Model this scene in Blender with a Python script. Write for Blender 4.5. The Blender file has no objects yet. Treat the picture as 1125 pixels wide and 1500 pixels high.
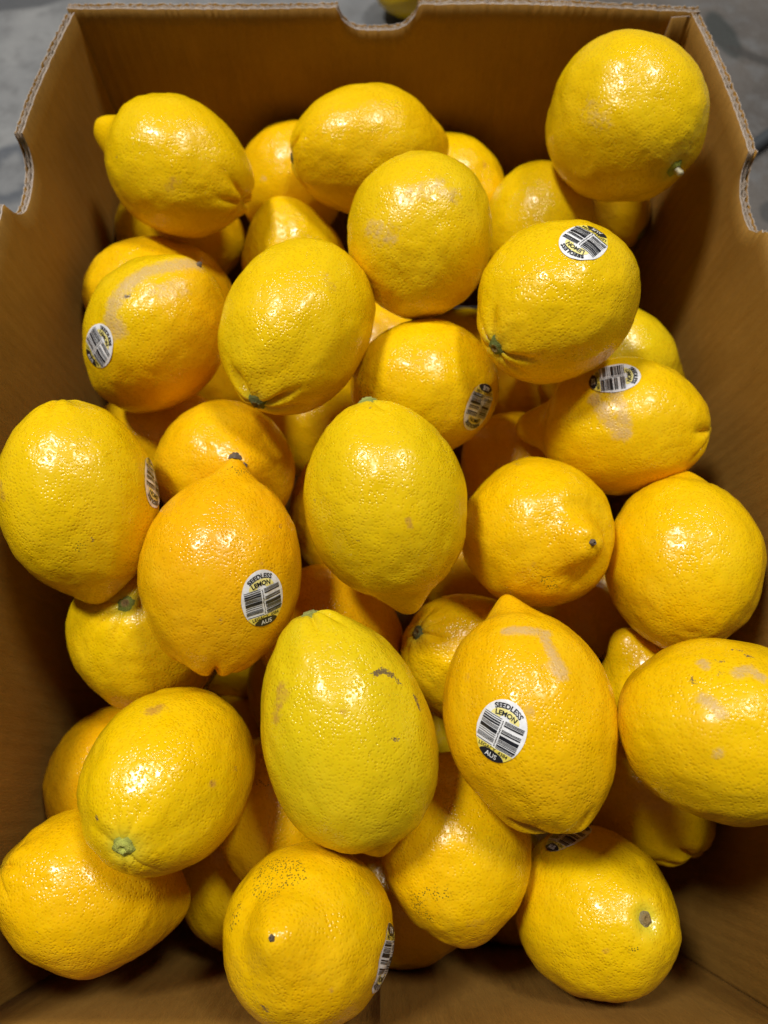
# A carton of loose lemons seen from above. Units: metres. +Y runs from the viewer's side of the box to its back wall.
import bpy, math, random
import numpy as np
from mathutils import Vector, Matrix
from mathutils.bvhtree import BVHTree

scene = bpy.context.scene
COL = scene.collection
R = math.radians

# ------------------------------------------------------------------ camera, world, lamps, exposure
cam_data = bpy.data.cameras.new('camera')
cam = bpy.data.objects.new('camera', cam_data)
COL.objects.link(cam)
cam.location = (0.0, 0.0, 0.50)
cam.rotation_euler = (R(20), 0, 0)
cam_data.sensor_fit = 'VERTICAL'
cam_data.sensor_height = 36.0
cam_data.lens = 24.96
cam_data.clip_start = 0.01
cam_data.clip_end = 50
cam_data.dof.use_dof = True
cam_data.dof.focus_distance = 0.262
cam_data.dof.aperture_fstop = 8.0
scene.camera = cam

world = bpy.data.worlds.new('World')
scene.world = world
world.use_nodes = True
wbg = world.node_tree.nodes['Background']
wbg.inputs['Color'].default_value = (0.95, 0.97, 1.0, 1)
wbg.inputs['Strength'].default_value = 0.058

def ceiling_lamp(name, loc, target, sx, sy, watts, col):
    L = bpy.data.lights.new(name, 'AREA')
    L.shape = 'RECTANGLE'; L.size = sx; L.size_y = sy; L.energy = watts; L.color = col
    o = bpy.data.objects.new(name, L); COL.objects.link(o)
    o.location = loc
    o.rotation_euler = (Vector(target) - Vector(loc)).to_track_quat('-Z', 'Y').to_euler()
    return o
ceiling_lamp('ceiling_lamp', (-0.95, 0.90, 2.55), (0, 0.1, 0.15), 0.26, 0.46, 60, (1.0, 0.97, 0.92))
ceiling_lamp('ceiling_lamp', (0.72, 1.0, 2.55), (0, 0.1, 0.15), 0.26, 0.46, 38, (1.0, 0.97, 0.92))

scene.view_settings.view_transform = 'Standard'
scene.view_settings.look = 'None'
scene.view_settings.exposure = 0.0
scene.view_settings.gamma = 1.0
scene.view_settings.use_curve_mapping = False
scene.cycles.use_denoising = True
scene.cycles.max_bounces = 7
scene.cycles.diffuse_bounces = 5
scene.cycles.caustics_reflective = False
scene.cycles.caustics_refractive = False
scene.cycles.adaptive_threshold = 0.02

# ------------------------------------------------------------------ node helpers
class NT:
    def __init__(self, name):
        self.mat = bpy.data.materials.new(name)
        self.mat.use_nodes = True
        self.t = self.mat.node_tree
        self.bsdf = self.t.nodes['Principled BSDF']
        self.out = self.t.nodes['Material Output']
    def n(self, kind, **kw):
        nd = self.t.nodes.new(kind)
        for k, v in kw.items(): setattr(nd, k, v)
        return nd
    def link(self, a, b): self.t.links.new(a, b)
    def setv(self, sock, v):
        if hasattr(v, 'is_linked') or isinstance(v, bpy.types.NodeSocket): self.link(v, sock)
        else: sock.default_value = v
    def math(self, op, a, b=0.0, c=None, clamp=False):
        m = self.n('ShaderNodeMath', operation=op, use_clamp=clamp)
        self.setv(m.inputs[0], a); self.setv(m.inputs[1], b)
        if c is not None: self.setv(m.inputs[2], c)
        return m.outputs[0]
    def noise(self, vec, scale, detail=2.0, rough=0.5, dist=0.0):
        m = self.n('ShaderNodeTexNoise')
        self.link(vec, m.inputs['Vector']); m.inputs['Scale'].default_value = scale
        m.inputs['Detail'].default_value = detail; m.inputs['Roughness'].default_value = rough
        m.inputs['Distortion'].default_value = dist
        return m.outputs['Fac']
    def voro(self, vec, scale, rnd=1.0, feature='F1'):
        m = self.n('ShaderNodeTexVoronoi', feature=feature)
        self.link(vec, m.inputs['Vector']); m.inputs['Scale'].default_value = scale
        m.inputs['Randomness'].default_value = rnd
        return m
    def ramp(self, v, lo, hi, a=0.0, b=1.0, smooth=True):
        m = self.n('ShaderNodeMapRange', interpolation_type='SMOOTHSTEP' if smooth else 'LINEAR')
        self.setv(m.inputs['Value'], v)
        m.inputs['From Min'].default_value = lo; m.inputs['From Max'].default_value = hi
        m.inputs['To Min'].default_value = a; m.inputs['To Max'].default_value = b
        return m.outputs['Result']
    def mix(self, fac, a, b, blend='MIX'):
        m = self.n('ShaderNodeMix', data_type='RGBA', blend_type=blend)
        self.setv(m.inputs[0], fac); self.setv(m.inputs[6], a); self.setv(m.inputs[7], b)
        return m.outputs[2]
    def bump(self, h, dist, strength=1.0, normal=None):
        m = self.n('ShaderNodeBump')
        m.inputs['Strength'].default_value = strength; m.inputs['Distance'].default_value = dist
        self.link(h, m.inputs['Height'])
        if normal is not None: self.link(normal, m.inputs['Normal'])
        return m.outputs['Normal']

def rgb(r, g, b): return (r, g, b, 1.0)

# ------------------------------------------------------------------ materials
def make_rind(marked):
    """Lemon rind. The marked kind also carries the scars, scabs and speckles stored on the mesh."""
    m = NT('lemon_rind_marked' if marked else 'lemon_rind'); b = m.bsdf
    tc = m.n('ShaderNodeTexCoord').outputs['Object']
    ta = m.n('ShaderNodeAttribute', attribute_name='tone')
    tone, patch = ta.outputs['Color'], ta.outputs['Alpha']      # alpha: how deep the oil glands are there
    v1 = m.voro(tc, PORE, 1.0)
    v2 = m.voro(tc, PORE * 1.17, 1.0)
    pit = m.math('MULTIPLY', m.ramp(v1.outputs["Distance"], 0.04, 0.46), m.ramp(v2.outputs["Distance"], 0.04, 0.46))
    swell = m.noise(tc, 500, 1.0, 0.5)
    h = m.math('MULTIPLY', pit, patch)
    h = m.math('MULTIPLY_ADD', swell, SWELL, h)
    # colour: glands a touch darker and warmer, paler waxy patches
    comb = m.n('ShaderNodeCombineColor')
    m.link(m.math('MULTIPLY_ADD', pit, 0.09, 0.92), comb.inputs[0])
    sh = m.math('MULTIPLY_ADD', pit, 0.13, 0.88)
    m.link(sh, comb.inputs[1]); m.link(sh, comb.inputs[2])
    c = m.mix(1.0, tone, comb.outputs[0], 'MULTIPLY')
    c = m.mix(m.ramp(swell, 0.5, 0.85, 0.0, 0.08), c, rgb(0.84, 0.60, 0.05))
    rough = m.math('MULTIPLY_ADD', patch, -0.15, ROUGH)
    if marked:
        mk = m.n('ShaderNodeAttribute', attribute_name='mark')
        sp = m.n('ShaderNodeSeparateColor'); m.link(mk.outputs['Color'], sp.inputs[0])
        scarA, scabA, dotA, brownA = sp.outputs[0], sp.outputs[1], sp.outputs[2], mk.outputs['Alpha']
        n1 = m.noise(tc, 430, 3, 0.7); n2 = m.noise(tc, 1500, 1, 0.6)
        # pale corky scars, the glands showing through them
        s = m.math('MULTIPLY_ADD', m.math('SUBTRACT', n1, 0.5), 1.5, scarA)
        s = m.ramp(s, 0.30, 1.05, 0.0, 0.74)
        s = m.math('MULTIPLY', s, m.math('MULTIPLY_ADD', pit, 0.45, 0.55))
        c = m.mix(s, c, m.mix(n2, rgb(0.44, 0.28, 0.115), rgb(0.62, 0.43, 0.21)))
        # soft brown bruises
        br = m.math('MULTIPLY_ADD', m.math('SUBTRACT', n1, 0.5), 1.6, brownA)
        c = m.mix(m.ramp(br, 0.35, 1.1, 0.0, 0.62), c, rgb(0.38, 0.17, 0.05))
        # black speckle
        vd = m.voro(tc, 1150, 1.0)
        dots = m.ramp(vd.outputs['Distance'], 0.22, 0.44, 1.0, 0.0)
        gate = m.ramp(m.math('MULTIPLY_ADD', m.math('SUBTRACT', n1, 0.5), 2.0, dotA), 0.45, 0.75)
        c = m.mix(m.math('MULTIPLY', m.math('MULTIPLY', dots, gate), 0.85), c, rgb(0.06, 0.06, 0.012))
        # dark scabs
        sc = m.math('MULTIPLY_ADD', m.math('SUBTRACT', n1, 0.5), 1.8, m.math('MULTIPLY_ADD', m.math('SUBTRACT', n2, 0.5), 1.6, scabA))
        c = m.mix(m.ramp(sc, 0.55, 1.05, 0.0, 0.92), c, m.mix(n2, rgb(0.03, 0.022, 0.016), rgb(0.20, 0.13, 0.08)))
        rough = m.math('MULTIPLY_ADD', s, 0.22, rough)
        h = m.math('MULTIPLY_ADD', m.math('MULTIPLY', s, n2), 0.9, h)
    m.link(c, b.inputs['Base Color'])
    m.link(rough, b.inputs['Roughness'])
    b.inputs['Specular IOR Level'].default_value = 0.42
    b.inputs['IOR'].default_value = 1.45
    b.inputs['Subsurface Weight'].default_value = 0.06
    b.inputs['Subsurface Radius'].default_value = (1.0, 0.55, 0.08)
    b.inputs['Subsurface Scale'].default_value = 0.004
    m.link(m.bump(h, BUMP), b.inputs['Normal'])
    return m.mat
PORE, SWELL, BUMP, ROUGH = 640, 0.70, 0.000165, 0.33

def make_card(name, base, var, pale=False):
    m = NT(name); b = m.bsdf
    tc = m.n('ShaderNodeTexCoord').outputs['Object']
    mp = m.n('ShaderNodeMapping'); m.link(tc, mp.inputs[0]); mp.inputs['Scale'].default_value = (1, 1, 0.16)
    fib = m.noise(mp.outputs[0], 900, 4, 0.7)
    blot = m.noise(tc, 14, 5, 0.65)
    fleck = m.noise(tc, 1900, 2, 0.5)
    streak = m.noise(mp.outputs[0], 130, 3, 0.6)
    c = m.mix(m.ramp(blot, 0.3, 0.7), rgb(*base), rgb(*var))
    c = m.mix(m.ramp(streak, 0.42, 0.72, 0.0, 0.35), c, rgb(base[0] * 1.3, base[1] * 1.34, base[2] * 1.6))
    c = m.mix(m.ramp(fib, 0.40, 0.75, 0.0, 0.45), c, rgb(base[0] * 1.45, base[1] * 1.5, base[2] * 1.9))
    c = m.mix(m.ramp(fleck, 0.58, 0.72, 0.0, 0.5), c, rgb(base[0] * .5, base[1] * .45, base[2] * .4))
    sep = m.n('ShaderNodeSeparateXYZ'); m.link(tc, sep.inputs[0])
    along = m.math('ADD', sep.outputs[0], sep.outputs[1])
    wb = m.math('SINE', m.math('MULTIPLY', along, 2 * math.pi / 0.0062))
    h = m.math('MULTIPLY_ADD', wb, 0.10, m.math('MULTIPLY', fib, 0.55))
    if not pale:
        # scuffs
        scuff = m.ramp(m.noise(mp.outputs[0], 60, 4, 0.75), 0.60, 0.74, 0.0, 0.32)
        c = m.mix(scuff, c, rgb(base[0] * 1.7, base[1] * 1.8, base[2] * 2.6))
    m.link(c, b.inputs['Base Color'])
    b.inputs['Roughness'].default_value = 0.72 if not pale else 0.9
    b.inputs['Specular IOR Level'].default_value = 0.25
    big = m.noise(mp.outputs[0], 30, 3, 0.55)
    h = m.math('MULTIPLY_ADD', big, 5.0, h)
    m.link(m.bump(h, 0.0007), b.inputs['Normal'])
    return m.mat

def make_concrete():
    m = NT('concrete_floor'); b = m.bsdf
    tc = m.n('ShaderNodeTexCoord').outputs['Object']
    sep = m.n('ShaderNodeSeparateXYZ'); m.link(tc, sep.inputs[0])
    big = m.noise(tc, 6, 5, 0.6); mid = m.noise(tc, 38, 4, 0.65); fine = m.noise(tc, 240, 3)
    c = m.mix(m.ramp(big, 0.3, 0.7), rgb(0.12, 0.123, 0.127), rgb(0.225, 0.225, 0.22))
    # the floor tone turns browner and darker towards +X
    c2 = m.mix(m.ramp(big, 0.3, 0.7), rgb(0.06, 0.052, 0.046), rgb(0.11, 0.096, 0.084))
    side = m.ramp(m.math('MULTIPLY_ADD', m.math('SUBTRACT', big, 0.5), 0.2, sep.outputs[0]), 0.02, 0.12)
    c = m.mix(side, c, c2)
    c = m.mix(m.ramp(mid, 0.46, 0.68, 0.0, 0.7), c, rgb(0.11, 0.11, 0.11))
    c = m.mix(m.ramp(fine, 0.6, 0.8, 0.0, 0.3), c, rgb(0.34, 0.34, 0.33))
    def stain(x, y, rx, ry, col, amt, rot=0.0, ring=False):
        nonlocal c
        dx = m.math('SUBTRACT', sep.outputs[0], x); dy = m.math('SUBTRACT', sep.outputs[1], y)
        ca, sa = math.cos(rot), math.sin(rot)
        u = m.math('DIVIDE', m.math('ADD', m.math('MULTIPLY', dx, ca), m.math('MULTIPLY', dy, sa)), rx)
        v = m.math('DIVIDE', m.math('SUBTRACT', m.math('MULTIPLY', dy, ca), m.math('MULTIPLY', dx, sa)), ry)
        d = m.math('SQRT', m.math('ADD', m.math('MULTIPLY', u, u), m.math('MULTIPLY', v, v)))
        d = m.math('MULTIPLY_ADD', m.math('SUBTRACT', mid, 0.5), 0.7, d)
        f = m.ramp(d, 0.75, 1.1, amt, 0.0)
        if ring: f = m.math('MULTIPLY', f, m.ramp(d, 0.45, 0.7, 0.25, 1.0))
        c = m.mix(f, c, rgb(*col))
    stain(-0.375, 0.735, 0.060, 0.016, (0.045, 0.047, 0.052), 0.85, 0.15)
    stain(-0.338, 0.508, 0.030, 0.038, (0.05, 0.057, 0.07), 0.9, 0.0, True)
    stain(0.337, 0.685, 0.014, 0.036, (0.022, 0.026, 0.024), 0.85, 0.25)
    stain(0.362, 0.655, 0.036, 0.006, (0.03, 0.027, 0.024), 0.8, -0.55)
    stain(0.352, 0.465, 0.020, 0.016, (0.03, 0.03, 0.03), 0.8, 0.2)
    m.link(c, b.inputs['Base Color'])
    b.inputs['Roughness'].default_value = 0.6
    m.link(m.bump(m.math('MULTIPLY_ADD', mid, 0.7, fine), 0.0012), b.inputs['Normal'])
    return m.mat

def make_flat(name, col, rough=0.5, spec=0.4, wrinkle=0.0):
    m = NT(name); b = m.bsdf
    tc = m.n('ShaderNodeTexCoord').outputs['Object']
    nz = m.noise(tc, 900, 3)
    c = m.mix(m.ramp(nz, 0.35, 0.7), rgb(*[x * .9 for x in col]), rgb(*col))
    m.link(c, b.inputs['Base Color'])
    b.inputs['Roughness'].default_value = rough
    b.inputs['Specular IOR Level'].default_value = spec
    if wrinkle: m.link(m.bump(m.noise(tc, 350, 2), wrinkle), b.inputs['Normal'])
    return m.mat

def make_stem():
    m = NT('stem_button'); b = m.bsdf
    tc = m.n('ShaderNodeTexCoord').outputs['Object']
    oc = m.n('ShaderNodeObjectInfo').outputs['Color']
    ln = m.n('ShaderNodeVectorMath', operation='LENGTH')
    fl = m.n('ShaderNodeVectorMath', operation='MULTIPLY'); m.link(tc, fl.inputs[0]); fl.inputs[1].default_value = (1, 1, 0)
    m.link(fl.outputs[0], ln.inputs[0])
    nz = m.noise(tc, 1400, 3, 0.7)
    d = m.math('MULTIPLY_ADD', m.math('SUBTRACT', nz, 0.5), 0.0016, ln.outputs['Value'])
    core = m.ramp(d, 0.0012, 0.0024, 1.0, 0.0)
    rim = m.ramp(d, 0.0027, 0.0036)
    c = m.mix(core, oc, m.mix(nz, rgb(0.10, 0.058, 0.018), rgb(0.42, 0.29, 0.11)))
    sep = m.n('ShaderNodeObjectInfo').outputs['Alpha']
    c = m.mix(m.math('MULTIPLY', core, sep), c, oc)
    c = m.mix(m.math('MULTIPLY', rim, 0.5), c, rgb(0.16, 0.17, 0.03))
    m.link(c, b.inputs['Base Color']); b.inputs['Roughness'].default_value = 0.75; b.inputs['Specular IOR Level'].default_value = 0.15
    m.link(m.bump(nz, 0.0007), b.inputs['Normal'])
    return m.mat

M_RIND = make_rind(False); M_RIND_MARKED = make_rind(True)
M_CARD = make_card('kraft_cardboard', (0.215, 0.106, 0.014), (0.280, 0.145, 0.024))
M_CUT = make_card('cut_cardboard_edge', (0.31, 0.26, 0.205), (0.47, 0.40, 0.33), True)
M_FLUTE = make_card('fluting_paper', (0.20, 0.15, 0.10), (0.27, 0.205, 0.145), True)
M_FLOOR = make_concrete()
M_PAPER = make_flat('sticker_paper', (0.82, 0.82, 0.83), 0.32, 0.5, 0.00025)
M_INK = make_flat('black_ink', (0.012, 0.013, 0.018), 0.35, 0.5)
M_YEL = make_flat('yellow_ink', (0.80, 0.66, 0.10), 0.35, 0.5)
M_PALEYEL = make_flat('pale_yellow_ink', (0.86, 0.76, 0.26), 0.35, 0.5)
M_WHITE = make_flat('white_ink', (0.80, 0.80, 0.80), 0.35, 0.5)
M_STEM = make_stem()
M_DARKTIP = make_flat('dry_style_tip', (0.13, 0.095, 0.065), 0.7, 0.3, 0.0005)
M_STALK = make_flat('dry_stalk', (0.42, 0.37, 0.22), 0.45, 0.5, 0.0006)
M_ROD = make_flat('dark_grey_metal', (0.045, 0.05, 0.055), 0.42, 0.5)

# ------------------------------------------------------------------ mesh helpers
def link(name, me, parent=None, mat=None):
    o = bpy.data.objects.new(name, me)
    COL.objects.link(o)
    if parent is not None: o.parent = parent
    if mat is not None: me.materials.append(mat)
    return o
def tag(o, label=None, cat=None, group=None, kind=None):
    if label: o['label'] = label
    if cat: o['category'] = cat
    if group: o['group'] = group
    if kind: o['kind'] = kind
    return o
def quick_mesh(name, V, Fq, smooth=True):
    me = bpy.data.meshes.new(name)
    V = np.asarray(V, np.float32)
    me.from_pydata([tuple(v) for v in V], [], [tuple(f) for f in Fq])
    if smooth: me.polygons.foreach_set('use_smooth', np.ones(len(me.polygons), bool))
    me.update()
    return me
def np_mesh(name, V, quads, tris):
    me = bpy.data.meshes.new(name)
    V = np.ascontiguousarray(V, np.float32)
    loops = np.concatenate([quads.ravel(), tris.ravel()]).astype(np.int32)
    starts = np.concatenate([np.arange(len(quads)) * 4, len(quads) * 4 + np.arange(len(tris)) * 3]).astype(np.int32)
    me.vertices.add(len(V)); me.vertices.foreach_set('co', V.ravel())
    me.loops.add(len(loops)); me.loops.foreach_set('vertex_index', loops)
    me.polygons.add(len(starts)); me.polygons.foreach_set('loop_start', starts)
    me.polygons.foreach_set('use_smooth', np.ones(len(starts), bool))
    me.update(calc_edges=True); me.validate()
    return me

def vnoise(P, seed):
    """smooth value noise in [-1, 1] for an (n, 3) array"""
    P = P + np.array([seed * 17.13, seed * 5.71, seed * 9.37])
    i = np.floor(P).astype(np.int64); f = P - i
    u = f * f * f * (f * (f * 6 - 15) + 10)
    def hsh(x, y, z):
        h = (x * 374761393 + y * 668265263 + z * 2147483647 + seed * 1274126177) & 0xffffffff
        h = ((h ^ (h >> 13)) * 1274126177) & 0xffffffff
        h = (h ^ (h >> 16)) & 0xffff
        return h / 32767.5 - 1.0
    r = 0
    for dx in (0, 1):
        for dy in (0, 1):
            for dz in (0, 1):
                w = (u[:, 0] if dx else 1 - u[:, 0]) * (u[:, 1] if dy else 1 - u[:, 1]) * (u[:, 2] if dz else 1 - u[:, 2])
                r = r + w * hsh(i[:, 0] + dx, i[:, 1] + dy, i[:, 2] + dz)
    return r

# ------------------------------------------------------------------ the floor and the carton
fl = quick_mesh('floor', [(-4, -3, 0), (4, -3, 0), (4, 5, 0), (-4, 5, 0)], [(0, 1, 2, 3)], False)
tag(link('floor', fl, None, M_FLOOR), 'blurred grey concrete floor around the carton', kind='structure')

XC, YB, YF, ZT = 0.1555, 0.360, -0.0905, 0.250
def flare(y):
    t = min(1.0, max(0.0, min(YB - y, y - YF) / 0.095))
    return 0.0130 * (t * (2 - t) * .6 + t * .4)
def side_x(y, z):
    return XC + flare(y) * (0.35 + 0.65 * max(0, z) / ZT)
def scoop(t, depth):
    t = abs(t)
    return 0.0 if t >= 1 else depth * (1 - t ** 3.2) ** 0.55
rim_rng = random.Random(5)
RIM = [rim_rng.uniform(-1, 1) for _ in range(2000)]
def ragged(s):
    k = (s + 1) * 700; i = int(k); f = k - i
    return (RIM[i % 2000] * (1 - f) + RIM[(i + 1) % 2000] * f) * 0.00032
def top_side(y, sgn):
    z = ZT + 0.0022 * math.sin((y - YF) * 9 + sgn) * 0.5
    c, dp = (0.257, 0.0165) if sgn < 0 else (0.247, 0.0135)
    z -= scoop((y - c) / 0.0205, dp)
    if sgn > 0: z -= 0.004 * math.exp(-((y - 0.2255) / 0.0022) ** 2)
    return z + ragged(y + 0.3 * sgn)
def top_back(x):
    z = ZT + 0.0012 * math.sin(x * 25)
    z -= scoop((x + 0.003) / 0.0205, 0.0125)
    return z + ragged(x + .1)
def top_front(x): return ZT + ragged(x - .2)

carton = bpy.data.objects.new('cardboard_box', None)
COL.objects.link(carton)
tag(carton, 'open brown corrugated cardboard carton filled with lemons', 'box')

def sheet(name, parent, mats, svals, pos, top, z0, o1, o2, nz):
    """A paper sheet between offsets o1 and o2 outward from the wall's inner face, from z0 up to top(s)."""
    V, Fq, cut = [], [], []
    n = len(svals)
    f1 = o1 if callable(o1) else (lambda s: o1)
    f2 = o2 if callable(o2) else (lambda s: o2)
    for s in svals:
        zt = top(s); zb = zt + z0 if z0 < 0 else z0
        for f in (f1, f2):
            for k in range(nz):
                z = zb + (zt - zb) * k / (nz - 1)
                V.append(pos(s, z, f(s)))
    st = 2 * nz
    for i in range(n - 1):
        a, b2 = i * st, (i + 1) * st
        for k in range(nz - 1):
            Fq.append((a + k, b2 + k, b2 + k + 1, a + k + 1)); cut.append(0)
            Fq.append((a + nz + k, a + nz + k + 1, b2 + nz + k + 1, b2 + nz + k)); cut.append(0)
        Fq.append((a + nz - 1, b2 + nz - 1, b2 + 2 * nz - 1, a + 2 * nz - 1)); cut.append(1)
    for i in (0, n - 1):
        a = i * st
        for k in range(nz - 1): Fq.append((a + k, a + k + 1, a + nz + k + 1, a + nz + k)); cut.append(1)
    me = bpy.data.meshes.new(name)
    me.from_pydata(V, [], Fq)
    for mt in mats: me.materials.append(mt)
    me.polygons.foreach_set('material_index', np.array(cut, np.int32))
    me.polygons.foreach_set('use_smooth', np.array([c == 0 for c in cut], bool))
    me.update()
    return link(name, me, parent)

def wall(svals, pos, top, seed):
    w = sheet('wall', carton, (M_CARD, M_CUT), svals, pos, top, 0.006, 0.0, 0.0005, 24)
    rg = random.Random(seed)
    s0, s1 = svals[0], svals[-1]
    nf = int((s1 - s0) / 0.00045)
    fs = [s0 + (s1 - s0) * i / nf for i in range(nf + 1)]
    def wave(mid, h, per, ph):
        amp = [rg.uniform(0.45, 1.0) for _ in range(300)]; skew = [rg.uniform(-.9, .9) for _ in range(300)]
        def f(s):
            k = (s - s0) / per; i = int(k); t = k - i
            a = amp[i] * (1 - t) + amp[i + 1] * t; q = skew[i] * (1 - t) + skew[i + 1] * t
            return mid + h * (a * math.sin(2 * math.pi * k + ph + q) + .12 * q)
        return f
    def torn(amount, drop):
        tb = [rg.uniform(-1, 1) for _ in range(900)]
        def f(s):
            k = (s - s0) * 900; i = int(k); t = k - i
            return top(s) - drop + amount * (tb[i % 900] * (1 - t) + tb[(i + 1) % 900] * t)
        return f
    w1 = wave(0.00128, 0.00070, 0.0058, rg.uniform(0, 6)); w2 = wave(0.00302, 0.00066, 0.0047, rg.uniform(0, 6))
    sheet('flute', w, (M_FLUTE, M_CUT), fs, pos, torn(.0004, .0006), -0.03, lambda s: w1(s) - .00012, lambda s: w1(s) + .00012, 3)
    sheet('middle_liner', w, (M_FLUTE, M_CUT), fs, pos, torn(.0003, .0003), -0.03, 0.00205, 0.00228, 3)
    sheet('flute', w, (M_FLUTE, M_CUT), fs, pos, torn(.0005, .0008), -0.03, lambda s: w2(s) - .00012, lambda s: w2(s) + .00012, 3)
    sheet('outer_liner', w, (M_CARD, M_CUT), fs, pos, torn(.0005, .0002), 0.006, 0.00376, 0.00410, 6)
    return w
def lin(a, b, n): return [a + (b - a) * i / n for i in range(n + 1)]
wall(lin(YF, YB - .0015, 300), lambda s, z, o: (-side_x(s, z) - o, s, z), lambda s: top_side(s, -1), 1)
wall(lin(YF, YB, 300), lambda s, z, o: (side_x(s, z) + o, s, z), lambda s: top_side(s, 1), 2)
def back_y(x, z): return YB + 0.0035 * max(0.0, 1 - (x / XC) ** 2) * z / ZT
wall(lin(-XC - .0042, XC + .0042, 220), lambda s, z, o: (s, back_y(s, z) + o + .0002, z), top_back, 3)
wall(lin(-XC - .0042, XC + .0042, 120), lambda s, z, o: (s, YF - o - .0002, z), top_front, 4)
# folded corner flap beside the back corner and the lapped inner flap of the front wall
sheet('corner_flap', carton, (M_CARD, M_CUT), lin(XC - .0105, XC - .001, 6), lambda s, z, o: (s, YB - .0018 - o - (XC - s) * .10, z), lambda s: ZT - .0012, 0.006, 0.0, 0.0003, 10)
sheet('front_flap', carton, (M_CARD, M_CUT), lin(-XC + .001, -0.0015, 12), lambda s, z, o: (s, YF + .0006 + o, z), lambda s: 0.205, 0.006, 0.0, 0.0007, 8)
for k, (xa, xb, zz) in enumerate(((-XC - .004, -0.0012, 0.006), (0.0012, XC + .004, 0.006))):
    V = [(xa, YF, zz - .004), (xb, YF, zz - .004), (xb, YB, zz - .004), (xa, YB, zz - .004), (xa, YF, zz), (xb, YF, zz), (xb, YB, zz), (xa, YB, zz)]
    link('base_flap', quick_mesh('base_flap', V, [(3, 2, 1, 0), (4, 5, 6, 7), (0, 1, 5, 4), (1, 2, 6, 5), (2, 3, 7, 6), (3, 0, 4, 7)], False), carton, M_CARD)

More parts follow.
